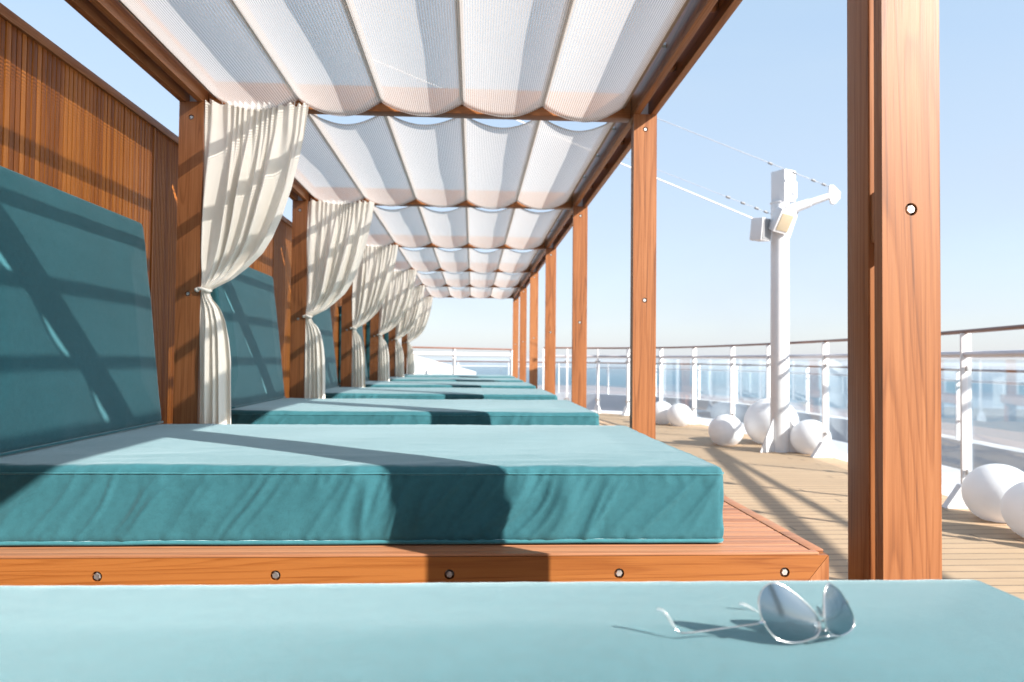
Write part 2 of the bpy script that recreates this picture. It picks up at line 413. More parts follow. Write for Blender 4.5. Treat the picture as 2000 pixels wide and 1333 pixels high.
for z0, z1, qa, qb in ((-EYE - .3, -EYE - .04, e0, e1),):
    for i in range(len(qa) - 1):
        A = [Vector((*qa[i], z1)), Vector((*qa[i + 1], z1)), Vector((*qb[i + 1], z1)), Vector((*qb[i], z1))]
        bm.faces.new([bm.verts.new(p) for p in A])
        B = [Vector((*qb[i], z1)), Vector((*qb[i + 1], z1)), Vector((*qb[i + 1], -4.2)), Vector((*qb[i], -4.2))]
        bm.faces.new([bm.verts.new(p) for p in B])
bmesh.ops.remove_doubles(bm, verts=bm.verts[:], dist=1e-4)
structure(link('deck_edge', bm, 'white_dull', base=(0, 0, -EYE)))
bm = BM(); prism_into(bm, [(-60, -20, -4.2), (26, -20, -4.2), (34, 30, -4.2), (33, 80, -4.2), (20, 118, -4.2), (-60, 118, -4.2)], (0, 0, -1))
structure(link('lower_deck', bm, 'deck_low', base=(0, 0, -4.2), smooth=0))
bm = BM(); R_ = 120000
vs = [bm.verts.new((R_ * math.cos(2 * math.pi * i / 64), R_ * math.sin(2 * math.pi * i / 64), -70)) for i in range(64)]; bm.faces.new(vs)
structure(link('sea', bm, 'sea', base=(0, 0, -70), smooth=0))

# ================================================================ pergola
Y1, Y2 = 3.355, 3.425            # front plank of the nearest posts
perg = thing('pergola', 'long varnished teak pergola with white scalloped shade fabric over the row of daybeds', 'pergola', (-.66, 3.5, -EYE))
def post_bm(xa, xb, xi):
    "front plank plus narrower rear board, joined by spacer blocks"
    bm = BM(); zs = [-1.5, .74, 2.86]
    holed_board(bm, -EYE, 3.05, xa, xb, Y1, Y2, zs, r=.031, vertical=True)
    box_into(bm, min(xi, xb if xi < (xa + xb) / 2 else xa), max(xi, xb if xi < (xa + xb) / 2 else xa), Y1 + .235, Y1 + .45, -EYE, 3.05)
    m = (xa + xb) / 2
    for z in zs: box_into(bm, m - .07, m + .11, Y2 + .001, Y1 + .234, z - .13, z + .13)
    return bm
def make_post(xa, xb, xi):
    p = link('post', post_bm(xa, xb, xi), 'teak_z', perg)
    for z in (-1.5, .74, 2.86): link('bolt', bolt_bm((xa + xb) / 2, Y1 + .044, z, r=.0235), 'steel', p)
    return p
p_r = make_post(1.955, 2.243, 2.018); p_l = make_post(-3.545, -3.262, -3.33)
NB = 7                                             # posts 0..6 ahead of the camera, one pair behind it
for n in range(-1, NB):
    if n: dup(p_r, n * L, perg); dup(p_l, n * L, perg)
ya, yb = Y1 - L - .3, Y1 + (NB - 1) * L + .5
for (xa, xb, sx) in ((1.957, 2.04, 1), (-3.345, -3.262, -1)):
    bm = BM(); box_into(bm, xa, xb, ya, yb, 3.05, 3.46, bev=.015)
    bi = link('beam', bm, 'teak_y', perg)
    xo = (2.16, 2.241) if sx > 0 else (-3.545, -3.465)
    bm = BM(); box_into(bm, *xo, ya, yb, 3.04, 3.46, bev=.015)
    bo = link('beam', bm, 'teak_y', perg)
    x0, x1 = (2.041, 2.159) if sx > 0 else (-3.464, -3.346)
    for n in range(-1, NB - 1):
        for k in (1, 2, 3):
            bm = BM(); y = Y1 + n * L + .25 + k * L / 4
            t = BM(); lathe_into(t, [(.045, 0), (.06, .02), (.06, x1 - x0 - .02), (.045, x1 - x0)], (0, 0, 0), 14)
            merge(bm, t, Matrix.Translation((x0, y, 3.2)) @ Matrix.Rotation(math.radians(90), 4, 'Y'))
            link('spacer', bm, 'teak_x', bi)
            xin = xa if sx > 0 else xb
            link('bolt', bolt_bm(xin + (.004 if sx > 0 else -.004), y - .35, 3.27, axis='-x' if sx > 0 else 'x'), 'steel', bi)
    for n in range(NB):
        y = Y1 + n * L
        bm = BM(); box_into(bm, x0 + .004, x1 - .004, y + .09, y + .11, 3.06, 3.36, bev=0); box_into(bm, x0 + .004, x1 - .004, y + .11, y + .3, 3.052, 3.075, bev=0)
        link('bracket', bm, 'steel', perg)
# crossbeams
bm = BM(); box_into(bm, -3.258, 1.953, Y1 + .15, Y1 + .34, 3.045, 3.36)
cb = link('crossbeam', bm, 'teak_x', perg)
for n in range(-1, NB):
    if n: dup(cb, n * L, perg)
# shade fabric with its battens
X0, H = -3.17, 3.155
SAG = .168
def canopy_bm(seed, y0, y1):
    bm = BM(); nx, ny = 16, 26; rows = []
    rnd = random.Random(seed); sg = [SAG * rnd.uniform(.88, 1.10) for _ in range(5)]
    xs = [(k, t / nx) for k in range(5) for t in range(nx)] + [(4, 1.0)]
    for j in range(ny + 1):
        y = y0 + (y1 - y0) * j / ny; row = []
        for k, t in xs:
            u = 2 * t - 1; s = sg[k] * (1 + .05 * math.sin(y * 1.7 + k * 2 + seed))
            z = H - s * (1 - u * u) +   .011 * noise.noise(Vector((k * 3 + t * 2, y * 1.1, seed))) * (1 - u * u)
            row.append(bm.verts.new((X0 + k + t, y + .012 * math.sin(9 * t + seed) * (j in (0, ny)), z)))
        rows.append(row)
    for a, b in zip(rows, rows[1:]):
        for i in range(len(xs) - 1): bm.faces.new((a[i], a[i + 1], b[i + 1], b[i]))
    # hems: a doubled narrow strip of cloth at both ends
    for a, b in ((rows[0], y0 + .05), (rows[-1], y1 - .05)):
        h = [bm.verts.new((v.co.x, b, v.co.z - .008)) for v in a]
        for i in range(len(a) - 1): bm.faces.new((a[i], a[i + 1], h[i + 1], h[i]))
    return bm
yc0, yc1 = Y1 + .47, Y1 + L + .142
for n in range(-1, NB - 1):
    cn = link('canopy', canopy_bm(n + 2, yc0 + n * L, yc1 + n * L), 'canopy', perg, smooth=180)
bm = BM(); box_into(bm, -.036, .036, yc0 - .128, yc1 + .006, H + .004, H + .108, bev=.01)
b0 = None
for n in range(-1, NB - 1):
    for k in range(6):
        if b0 is None:
            for v in bm.verts: v.co.x += X0
            b0 = link('batten', bm, 'batten_paint', perg)
            b0.location = (k * S, n * L * S, 0)
        else:
            c = b0.copy(); COL.objects.link(c); c.location = (k * S, n * L * S, 0)

# ================================================================ slatted wall, one screen per bay
def wall_bay():
    y0, y1 = Y1 + 1.32, Y1 + L + .36
    t = thing('slat_wall', 'teak slat wall', 'wall', (-4.1, (y0 + y1) / 2, -EYE), 'slatted teak screens behind the daybeds')
    bm = BM(); y = y0; zt = 2.84
    while y < y1 - .06:
        box_into(bm, -4.09, -4.0 + random.uniform(-.003, .003), y, y + .062, -EYE + .1, zt, bev=.007); y += .0745
    link('slat_panel', bm, 'slat_z', t)
    bm = BM(); box_into(bm, -4.09, -3.985, y, y + .03, -EYE + .1, zt, bev=.006); y += .045; ye = y + .9
    while y < ye:
        box_into(bm, -4.09, -4.0, y, y + .026, -EYE + .1, zt, bev=.005); y += .043
    link('ribbed_panel', bm, 'slat_z', t)
    bm = BM(); box_into(bm, -4.14, -4.095, y0, y0 + L, -EYE, zt, bev=0); link('backing_board', bm, 'teak_z', t)
    bm = BM(); box_into(bm, -4.15, -3.975, y0, y0 + L - .004, zt + .002, zt + .1)
    link('cap_rail', bm, 'teak_y', t)
    return t
ORD = ['nearest', 'second nearest', 'third nearest', 'fourth nearest', 'fifth nearest', 'farthest']
w0 = wall_bay(); w0['label'] = 'teak slat wall with capping rail behind the nearest teal back cushion at left'
dup(w0, -L, label='teak slat wall at the very left edge, before the nearest back cushion')
for n in range(1, NB - 1):
    dup(w0, n * L, label='teak slat wall behind the %s teal back cushion in the row' % (ORD[n] if n < 5 else 'farthest'))

# ================================================================ daybeds
PF, PB = 5.10, 8.78            # front and back of the platform in the first bay
ZP = -1.385
def platform():
    t = thing('daybed_platform', 'platform', 'daybed', (-.7, (PF + PB) / 2, -EYE), 'slatted teak daybed platforms')
    hs = [2.245 - 1.197 * k for k in range(4, -1, -1)]
    hs = [-4.2 + 1.29 + .005] * 0 + hs
    bm = BM(); holed_board(bm, -4.0, 2.565, ZP - .245, ZP - .002, PF, PF + .1, hs, ends=(0, -.2))
    r = link('front_rail', bm, 'teak_x', t)
    for h in hs: link('bolt', bolt_bm(h, PF + .044, ZP - .1235, rot=h), 'steel', r)
    # corner leg, mitred against the rail
    bm = BM(); prism_into(bm, [(2.569, PF, ZP - .002), (2.569, PF, -EYE), (2.30, PF, -EYE), (2.30, PF, ZP - .249), (2.366, PF, ZP - .249)], (0, .1, 0))
    link('corner_leg', bm, 'teak_z', t)
    bm = BM(); prism_into(bm, [(-4.0, PF + .02, ZP - .365), (-3.75, PF + .02, ZP - .365), (-3.75, PF + .02, -EYE), (-4.0, PF + .02, -EYE)], (0, .1, 0))
    link('corner_leg', bm, 'teak_z', t)
    bm = BM(); box_into(bm, 2.47, 2.568, PF + .102, PB, ZP - .36, ZP - .002); link('side_rail', bm, 'teak_y', t)
    bm = BM(); box_into(bm, -4.0, 2.46, PB - .1, PB - .001, ZP - .36, ZP - .002); link('back_rail', bm, 'teak_x', t)
    bm = BM(); box_into(bm, 2.31, 2.468, PB - .28, PB - .11, -EYE, ZP - .04); link('corner_leg', bm, 'teak_z', t)
    bm = BM(); y = PF + .004
    box_into(bm, -4.0, 2.50, y, y + .075, ZP, ZP + .018, bev=.005); y += .085
    while y < PB - .14:
        box_into(bm, -4.0, 2.462, y, y + .130, ZP - .02, ZP + .016, bev=.008); y += .15
    link('slats', bm, 'slat_x', t)
    bm = BM(); y = PF + .085
    while y < PB - .3:                                  # edging strip in short lengths, as laid
        e = random.uniform(.3, .6); box_into(bm, 2.472, 2.572, y, min(y + e, PB) - .008, ZP, ZP + .018, bev=.006); y += e
    link('edge_strip', bm, 'slat_x', t)
    bm = BM(); box_into(bm, -3.9, 2.25, PF + .35, PF + .42, -EYE, ZP - .03, bev=0); link('plinth', bm, 'teak_x', t)
    return t
ZM, ZB = -.795, -1.355
def seat_warp(x0, x1, y0, y1, seed, amp=1.0):
    def warp(p, n):
        q = p.copy(); zz = (p.z - ZB) / (ZM - ZB)
        env = max(0, math.sin(math.pi * min(max(zz, 0), 1))) ** .6
        if abs(n.y) > .5 or abs(n.x) > .5:
            lat = p.x if abs(n.y) > abs(n.x) else p.y
            sgn = 1 if n.y < 0 else -1
            s = lat - .62 * sgn * (p.z - ZB) + .12 * noise.noise(Vector((lat * 1.3, p.z * 2, seed)))
            a = noise.noise(Vector((s * 2.9, p.z * .9, seed + 3.1))); b = noise.noise(Vector((s * 6.5, p.z * 1.4, seed + 9.7)))
            ridge = (1 - min(1, abs(a) * 2.6)) ** 1.5 * .9 + (1 - min(1, abs(b) * 3)) ** 1.4 * .55 - .4
            fade = .55 + .6 * max(0, noise.noise(Vector((lat * .6, 1.7, seed))) + .35)
            if lat > 1.0: fade *= .6
            d = amp * .047 * ridge * env * fade + .006 * env
            # gathered puckers right below the top seam and above the bottom piping
            pk = noise.noise(Vector((lat * 16, p.z * 3, seed)))
            d += amp * .008 * pk * (math.exp(-((zz - .86) / .1) ** 2) + .8 * math.exp(-((zz - .08) / .08) ** 2))
            q += n * d
        if n.z > .5:
            ex = min((p.x - x0), (x1 - p.x)); ey = min(p.y - y0, y1 - p.y); e = min(ex, ey)
            q.z += .016 * min(1, e / .5) + .012 * min(1, amp) * noise.noise(Vector((p.x * .9, p.y * .9, seed)))
            wv = noise.noise(Vector((p.x * 2.2 + p.y * 1.2, p.y * 5.5 - p.x * .8, seed + 5)))
            q.z += amp * .011 * max(0, wv) * (.25 + .75 * math.exp(-(p.y - y0) / .5)) * n.z
            if e < .12: q.z += .004 * min(1, amp) * noise.noise(Vector((p.x * 12, p.y * 12, seed)))
        return q
    return warp
def perimeter(x0, x1, y0, y1, z, r, o=.0):
    pts = []
    for cx_, cy_, a0 in ((x1 - r, y1 - r, 0), (x0 + r, y1 - r, 90), (x0 + r, y0 + r, 180), (x1 - r, y0 + r, 270)):
        for k in range(5):
            a = math.radians(a0 + 22.5 * k); pts.append((cx_ + (r + o) * math.cos(a), cy_ + (r + o) * math.sin(a), z))
    return pts + [pts[0]]
def subdiv(pts, d):
    out = []
    for a, b in zip(pts, pts[1:]):
        a, b = Vector(a), Vector(b); n = max(1, int((b - a).length / d)); out += [a + (b - a) * i / n for i in range(n)]
    return out + [Vector(pts[-1])]
def seat(x1, y0, y1, seed, dens, label, amp=1.0):
    t = thing('seat_cushion', label, 'cushion', ((x1 - 3.95) / 2, (y0 + y1) / 2, ZB), 'teal seat cushions on the daybeds')
    wf = seat_warp(-3.95, x1, y0, y1, seed, amp)
    link('cover', rbox(-3.95, x1, y0, y1, ZB, ZM, .055, int(300 * dens), int(80 * dens), int(34 * dens), wf), 'canvas', t, smooth=180)
    q = []
    for p in subdiv(perimeter(-3.95, x1, y0, y1, ZM - .05, .055), .035)[::1]:
        c = Vector((min(max(p.x, -3.895), x1 - .055), min(max(p.y, y0 + .055), y1 - .055), p.z)); q.append(wf(p, (p - c).normalized()) + (p - c).normalized() * .002)
    link('seam', tube(q, .0065, n=5), 'piping', t, smooth=180)
    path = [p + Vector((0, 0, .006 * noise.noise(p * 1.7))) for p in subdiv(perimeter(-3.95, x1, y0, y1, ZB + .012, .06, -.004), .12)]
    link('piping', tube(path, .017, n=6), 'piping', t, smooth=180)
    return t
def back_cushion(y0, y1, seed, dens, label):
    z0, z1 = ZM + .02, 1.53
    def warp(p, n):
        h = (p.z - z0) / (z1 - z0); u = (p.x + 3.98) / .42          # u: 0 back, 1 front
        xf = -3.555 - .275 * h; q = p.copy(); q.x = -3.985 + (xf + 3.985) * u
        if n.x > .5:
            e = min(p.y - y0, y1 - p.y, p.z - z0, z1 - p.z)
            q.x += .03 * min(1, e / .5) + .012 * noise.noise(Vector((p.y * .8, p.z * .8, seed))) + .0025 * noise.noise(Vector((p.y * 1.2, p.z * 16, seed)))
            q.x += .008 * noise.noise(Vector((p.y * 3, p.z * 3, seed))) * math.exp(-e / .2)
        return q
    t = thing('back_cushion', label, 'cushion', (-3.8, (y0 + y1) / 2, z0), 'teal back cushions leaning on the slatted wall')
    link('cover', rbox(-3.98, -3.56, y0, y1, z0, z1, .06, int(6 * dens) + 2, int(70 * dens), int(60 * dens), warp), 'canvas', t, smooth=180)
    pts = [(-3.555 + .006 - .275 * ((z - z0) / (z1 - z0)), y, z) for y, z in ((y0 + .05, z0 + .015), (y1 - .05, z0 + .015))]
    link('piping', tube(subdiv(pts, .2), .014, n=6), 'piping', t, smooth=180)
    return t
MF, MB_ = 5.34, 8.72
plat = platform(); plat['label'] = 'teak platform with five bolts in its front rail under the nearest full daybed'
PL = ['nearest full', 'second', 'third', 'fourth', 'fifth', 'farthest']
for n in range(1, NB - 1):
    dup(plat, n * L, label='teak daybed platform under the %s teal seat cushion seen behind the near one' % ['', 'first', 'second', 'third', 'fourth', 'last'][n])
dup(plat, -L, label='teak daybed platform beneath the foreground cushion that carries the sunglasses')
for n in range(0, NB - 1):
    lab = ['large wrinkled teal seat cushion on the bolted teak platform nearest the camera', 'teal seat cushion just behind the large wrinkled one, crossed by one wide shadow',
           'third teal seat cushion counting back from the large wrinkled one', 'fourth teal seat cushion counting back from the large wrinkled one',
           'fifth teal seat cushion counting back, second last of the row', 'thin looking last teal seat cushion at the far end of the row'][n]
    seat(1.89, MF + n * L, MB_ + n * L, n * 3.3 + .5, 1.0 if n == 0 else .55 if n < 3 else .3, lab)
    lab = ['large teal back cushion leaning at the left edge, nearest in the row', 'teal back cushion half hidden behind the nearest ivory curtain',
           'teal back cushion half hidden behind the second ivory curtain', 'teal back cushion half hidden behind the third ivory curtain',
           'narrow strip of teal back cushion behind the fourth ivory curtain', 'sliver of teal back cushion behind the fifth ivory curtain'][n]
    back_cushion(MF + .02 + n * L, 8.56 + n * L, n * 2.1, 1.0 if n < 2 else .4, lab)
seat(1.90, -.9, 2.63, 77.7, .8, 'flat foreground teal seat cushion with the sunglasses lying on it', amp=.4)

# ================================================================ curtains
def curtain(n, label):
    rnd = random.Random(n * 11 + 3); y0 = Y1 + L + .045
    xr = []
    for x, y in ((604, 207), (596, 262), (586, 310), (571, 370), (552, 424), (532, 466), (512, 496), (480, 525), (452, 546), (428, 558), (412, 566), (407, 572), (412, 584), (427, 600), (439, 627), (446, 665), (449, 703), (450, 760), (450, 822)):
        p = at(x, y, Y=Y1 + L); xr.append((p.z, p.x))
    xr[0] = (3.07, xr[0][1]); xr.append((-1.76, xr[-1][1]))
    ws = [1, 1, 1.04, .96, 1.03, .97, 1.0][n]; xr = [(z, -3.25 + (x + 3.25) * ws) for z, x in xr]
    xl = [(3.06, -3.25), (1.8, -3.262), (1.2, -3.27), (.80, -3.262), (.5, -3.268), (-.3, -3.25), (-1.75, -3.245)]
    zs = lin(3.06, 1.2, 50) + lin(1.2, .62, 34)[1:] + lin(.62, -1.75, 46)[1:]
    nu = 190; bm = BM(); rows = []
    ph = [rnd.uniform(0, 6.28) for _ in range(8)]; wob = rnd.uniform(.9, 1.1)
    for z in zs:
        a, b = interp(xl, z), interp(xr, z); row = []
        kn = math.exp(-((z - .80) / .20) ** 2); top = max(0, (z - .8) / 2.26); low = max(0, (.8 - z) / 2.5)
        for i in range(nu + 1):
            u = i / nu
            uu = u + .018 * math.sin(3 * u * 6.28 + ph[0]) + .085 * noise.noise(Vector((u * 3.3, z * .4 + u, n * 2.7))) * (1 - kn)
            if z > .8:
                f1 = math.sin(2 * math.pi * 15 * uu + ph[1]); f2 = math.sin(2 * math.pi * 6.3 * uu * wob + ph[2] + .5 * math.sin(z * 1.3)); f3 = noise.noise(Vector((uu * 6.5, z * .5 - u * 1.2, n + 4.0)))
                A1 = .045 * top ** 3 * (.45 + 1.1 * abs(noise.noise(Vector((u * 7, n, z * .4))))) + .010; A2 = .115 * math.sin(math.pi * min(1, top * 1.05 + .08)) ; 
                d = A1 * f1 * (.4 + .6 * top) + A2 * (.75 * f2 + 1.0 * f3) * (1 - .65 * kn)
                d += .16 * math.sin(math.pi * min(1, top)) * u * u                      # the swag bellies towards the bed in front
                if u > .9: d = d * .5 + .035
            else:
                f2 = math.sin(2 * math.pi * 4.2 * uu + ph[3]); f3 = noise.noise(Vector((uu * 5, z * .45, n + 8.0)))
                d = (.055 * f2 + .06 * f3) * min(1, low * 4) + .012 * math.sin(2 * math.pi * 13 * uu + ph[4]) + .07 * math.sin(math.pi * u) * min(1, low * 3)
            x = a + (b - a) * u + .006 * noise.noise(Vector((u * 12, z * 2.2, n))) * (1 - kn)
            dk = (.05 * math.sin(math.pi * u) + .012 * math.sin(2 * math.pi * 8 * u)) * kn
            row.append(bm.verts.new((x, y0 - d * (1 - .55 * kn) - dk, z + (.012 * math.sin(2 * math.pi * 15 * uu + ph[1]) * (z > 3.0)))))
        rows.append(row)
    for p, q in zip(rows, rows[1:]):
        for i in range(nu): bm.faces.new((p[i], p[i + 1], q[i + 1], q[i]))
    for v in bm.verts: v.co.y += (n - 1) * L
    yy = y0 + (n - 1) * L
    t = thing('curtain', label, 'curtain', (-3.2, yy, -1.8), 'ivory curtains tied to the left posts')
    link('drape', bm, 'curtain', t, smooth=180)
    bm = BM(); pts = []
    for k in range(21):
        a = 2 * math.pi * k / 20; pts.append((-3.215 + .066 * math.cos(a), yy - .02 + .085 * math.sin(a), .795 - .014 * math.cos(a) + .004 * math.sin(3 * a)))
    tube_into(bm, pts, .019, n=8, caps=False)
    tube_into(bm, [(-3.272, yy - .055, .80), (-3.286, yy - .075, .785), (-3.268, yy - .085, .77)], [.022, .03, .018], n=8)
    link('tie_band', bm, 'curtain', t, smooth=180)
    for k in range(9):
        x = -3.2 + k * .143; link('hook', tube([(x, yy - .0, 3.05), (x, yy + .0, 3.1), (x, yy + .08, 3.1)], .006, n=5), 'steel', t)
    return t
CL = ['large ivory curtain tied back to the nearest left post', 'ivory curtain tied back to the second left post, right of the nearest curtain', 'ivory curtain tied to the third left post from the front',
      'ivory curtain tied to the fourth left post from the front', 'ivory curtain tied to the fifth left post, last but one in the row', 'farthest ivory curtain, standing out against the pale sky']
for n in range(1, 7): curtain(n, CL[n - 1])

# ================================================================ railings
def frac_points(path, ds):
    "points at given arc lengths"
    out = []; acc = 0; i = 0
    for d in ds:
        while i < len(path) - 2 and acc + (path[i + 1] - path[i]).length < d: acc += (path[i + 1] - path[i]).length; i += 1
        seg = path[i + 1] - path[i]; out.append(path[i] + seg * min(1, (d - acc) / seg.length))
    return out
def at_px(path, px):
    "where the path crosses the vertical plane through photo column px"
    v = at(px, 700, Y=1.0); k = v.x
    for a, b in zip(path, path[1:]):
        fa_, fb = a.x - k * a.y, b.x - k * b.y
        if fa_ * fb <= 0: return a + (b - a) * (fa_ / (fa_ - fb))
ZR = .57
def rail_thing(label, path, posts, zt, zb, base, mid=(.16, .06, 'alu'), glass=True, foot=True, rail_mat='rail_wood', rr=.055, pw=.085, second=None):
    t = thing('railing', label, 'railing', (*base, zb))
    pts = [p + Vector((0, 0, zt)) for p in path]
    bm = BM(); tube_into(bm, pts, rr, n=10); 
    for v in bm.verts: v.co.z = zt + (v.co.z - zt) * .7
    link('handrail', bm, rail_mat, t, smooth=60)
    bm = BM(); tube_into(bm, [p + Vector((0, 0, mid[0])) for p in path], mid[1], n=8); link('mid_rail', bm, mid[2], t, smooth=60)
    if second: bm = BM(); tube_into(bm, [p + Vector((0, 0, second)) for p in path], .03, n=8); link('lower_rail', bm, 'white', t, smooth=60)
    for i, p in enumerate(posts):
        nx = posts[min(i + 1, len(posts) - 1)]; pv = posts[max(i - 1, 0)]; d = (nx - pv).normalized(); nr = Vector((d.y, -d.x, 0))
        bm = BM(); T = BM(); box_into(T, -.03, .03, -pw, pw, 0, zt - zb - rr * .5, bev=.01)
        m = Matrix(((d.x, nr.x, 0, p.x), (d.y, nr.y, 0, p.y), (0, 0, 1, zb), (0, 0, 0, 1)))
        merge(bm, T, m); po = link('post', bm, 'white', t)
        if foot:
            bm = BM(); T = BM(); prism_into(T, [(-.09, -pw - .3, 0.005), (-.09, pw + .1, 0.005), (-.09, pw + .1, .16), (-.09, -pw + .02, .42), (-.09, -pw - .03, .42)], (.18, 0, 0))
            merge(bm, T, m); link('foot_bracket', bm, 'white', po)
    if glass:
        for a, b in zip(posts, posts[1:]):
            d = (b - a).normalized(); ln = (b - a).length; nr = Vector((d.y, -d.x, 0))
            m = Matrix(((d.x, nr.x, 0, a.x), (d.y, nr.y, 0, a.y), (0, 0, 1, 0), (0, 0, 0, 1)))
            bm = BM(); T = BM(); box_into(T, .11, ln - .11, -.012, .012, zb + .28, mid[0] - mid[1] - .03, bev=0); merge(bm, T, m); g = link('glass_pane', bm, 'glass', t, smooth=0)
            for s in (.06, ln - .12):
                for z in (zb + .6, mid[0] - .3): bm = BM(); T = BM(); box_into(T, s, s + .07, -.03, .03, z, z + .1, bev=.006); merge(bm, T, m); link('clamp', bm, 'steel', g)
    return t
posts = [Vector((7.5, 6.0, 0))] + [at_px(RAIL, px) for px in (2075, 1886, 1722, 1612, 1502, 1431, 1356, 1291, 1227, 1168, 1108)] + [RAIL[-1]]
rail_thing('white post railing with brown handrail and glass panes curving along the deck edge at right', RAIL, posts, ZR, -EYE, (8.5, 20))
FR = [Vector(p) for p in ((-9, 34.5, 0), (-3.3, 39.5, 0), (0, 42.6, 0), (2.35, 44.6, 0))]
fp = [FR[0], Vector((-5.9, 37.2, 0)), at_px(FR, 780), at_px(FR, 886.5), FR[-1]]
rail_thing('short railing with reddish handrail crossing the far end of the pergola', FR, fp, ZR + .02, -EYE, (-2, 42), mid=(.27, .085, 'white'), foot=False, rr=.065, rail_mat='rail_wood')
OR_ = catmull([(13.5, -4, 0), (15.5, 8, 0), (17.4, 22, 0), (18.2, 36, 0), (16.5, 50, 0), (10, 58, 0), (0, 61, 0), (-14, 60, 0)], 10)
tot = sum((b - a).length for a, b in zip(OR_, OR_[1:]))
op = frac_points(OR_, [tot * k / 21 for k in range(22)])
rail_thing('outer white railing with brown handrail standing beyond the glass panes', OR_, op, -.24, -2.75, (17, 40), mid=(-.62, .05, 'white'), glass=True, foot=False, rr=.07, pw=.1)
bm = BM()
for a, b in zip(OR_, OR_[1:]):
    d = (b - a).normalized(); nr = Vector((d.y, -d.x, 0)); q = []
    vs = [bm.verts.new(v) for v in (a + nr * .35 + Vector((0, 0, -2.75)), b + nr * .35 + Vector((0, 0, -2.75)), b - nr * .35 + Vector((0, 0, -2.75)), a - nr * .35 + Vector((0, 0, -2.75)))]
    lo = [bm.verts.new(v.co + Vector((0, 0, -1.45))) for v in vs]
    bm.faces.new(vs); bm.faces.new((vs[0], vs[1], lo[1], lo[0])); bm.faces.new((vs[2], vs[3], lo[3], lo[2]))
tag(link('bulwark', bm, 'white_dull', base=(17, 40, -4.2)), 'low white steel bulwark below the outer railing', 'bulwark')
# sloping white screen near the far railing
t = thing('wind_screen', 'white sloping side screen behind the far curtains at the railing', 'screen', (-2, 46, -EYE))
bm = BM(); a = at(792, 690, Y=47); b = at(930, 726.5, Y=47)
prism_into(bm, [a, b, Vector((b.x, 47, -EYE)), Vector((a.x - 4, 47, -EYE)), Vector((a.x - 4, 47, a.z + .9))], (0, .12, 0)); link('panel', bm, 'white', t)
bm = BM(); box_into(bm, -.1, .1, -.1, 0, -EYE, -.75)
for v in bm.verts: v.co.x += at(838, 700, Y=46.99).x; v.co.y += 46.99
link('stay', bm, 'white', t)

# ================================================================ globe lamps
def globe(px, py, r, label, tall=.94):
    c = at(px, py, Z=-EYE); prof = [(r * .02, .002)]
    prof = []
    a0 = math.radians(-58)
    for k in range(26):
        a = a0 + (math.radians(89.5) - a0) * k / 25; prof.append((r * math.cos(a), r * tall * (math.sin(a) - math.sin(a0))))
    bm = BM(); lathe_into(bm, [(prof[0][0] * .9, .001), (prof[0][0] * .985, .008)] + [(p, z + .012) for p, z in prof], (c.x, c.y, -EYE), 48)
    o = link('globe_lamp', bm, 'globe', base=(c.x, c.y, -EYE), smooth=40)
    return tag(o, label, 'lamp', 'white globe lamps on the deck')
globe(1418, 869, .53, 'small white globe lamp standing left of the white mast base')
globe(1506, 867, .82, 'big white globe lamp half hidden behind the white mast')
globe(1583, 886, .54, 'small white globe lamp standing right of the white mast base')
globe(1327, 832, .50, 'small white globe lamp beyond the right pergola post, in front of its twin')
globe(1292, 828, .52, 'white globe lamp partly hidden by the second right pergola post')
globe(1952, 1016, .535, 'white egg shaped globe lamp on the deck by the railing at far right', .92)
globe(2034, 1052, .50, 'white globe lamp cut off by the right edge of the photo', .92)

# ================================================================ lamp mast
mc = at(1523, 882, Z=-EYE); mx, my = mc.x, mc.y
mast = thing('lamp_mast', 'white steel mast with floodlight, box and cable arm standing on the deck', 'mast', (mx, my, -EYE))
ptop = at(1523, 396, Y=my).z
bm = BM(); lathe_into(bm, [(.27, 0), (.27, .02), (.262, .03), (.25, ptop + EYE - .04), (.275, ptop + EYE - .03), (.275, ptop + EYE)], (mx, my, -EYE), 32); link('pole', bm, 'white', mast)
for k, an in enumerate((205, 325, 85)):
    d = Vector((math.cos(math.radians(an)), math.sin(math.radians(an)), 0)); nr = Vector((-d.y, d.x, 0))
    bm = BM(); z = Vector((0, 0, -EYE + .004)); c = Vector((mx, my, 0)) + z
    prism_into(bm, [c + d * .22 - nr * .02, c + d * .78 - nr * .02, c + d * .78 - nr * .02 + Vector((0, 0, .04)), c + d * .27 - nr * .02 + Vector((0, 0, .95)), c + d * .22 - nr * .02 + Vector((0, 0, .95))], nr * .04); link('base_fin', bm, 'white', mast)
b0_, b1_ = at(1515, 397, Y=my), at(1546, 336, Y=my)
bm = BM(); T = BM(); box_into(T, -.24, .24, -.24, .24, 0, b1_.z - ptop, bev=.02); merge(bm, T, Matrix.Translation((mx + .1, my, ptop + .002)) @ Matrix.Rotation(math.radians(28), 4, 'Z'))
cb_ = link('control_box', bm, 'white', mast)
bm = BM(); T = BM(); box_into(T, .242, .36, -.2, .2, .12, .62, bev=.02); merge(bm, T, Matrix.Translation((mx + .1, my, ptop)) @ Matrix.Rotation(math.radians(28), 4, 'Z')); link('box_cover', bm, 'white', cb_)
a0 = Vector((mx + .12, my - .18, at(1535, 412, Y=my - .2).z)); a1 = at(1618, 384, Y=my - .5)
bm = BM(); tube_into(bm, [a0, a0 + (a1 - a0) * .55, a0 + (a1 - a0) * .56, a1], [.15, .125, .105, .095], n=16); arm = link('arm', bm, 'white', mast)
pc = at(1628, 382, Y=my - .5); 
ol = [at(x, y, Y=my - .55) for x, y in ((1621, 362), (1629, 362), (1642, 376), (1641, 388), (1631, 399), (1624, 397), (1619, 380))]
bm = BM(); prism_into(bm, ol, (0.02, .12, 0)); link('end_plate', bm, 'white', arm)
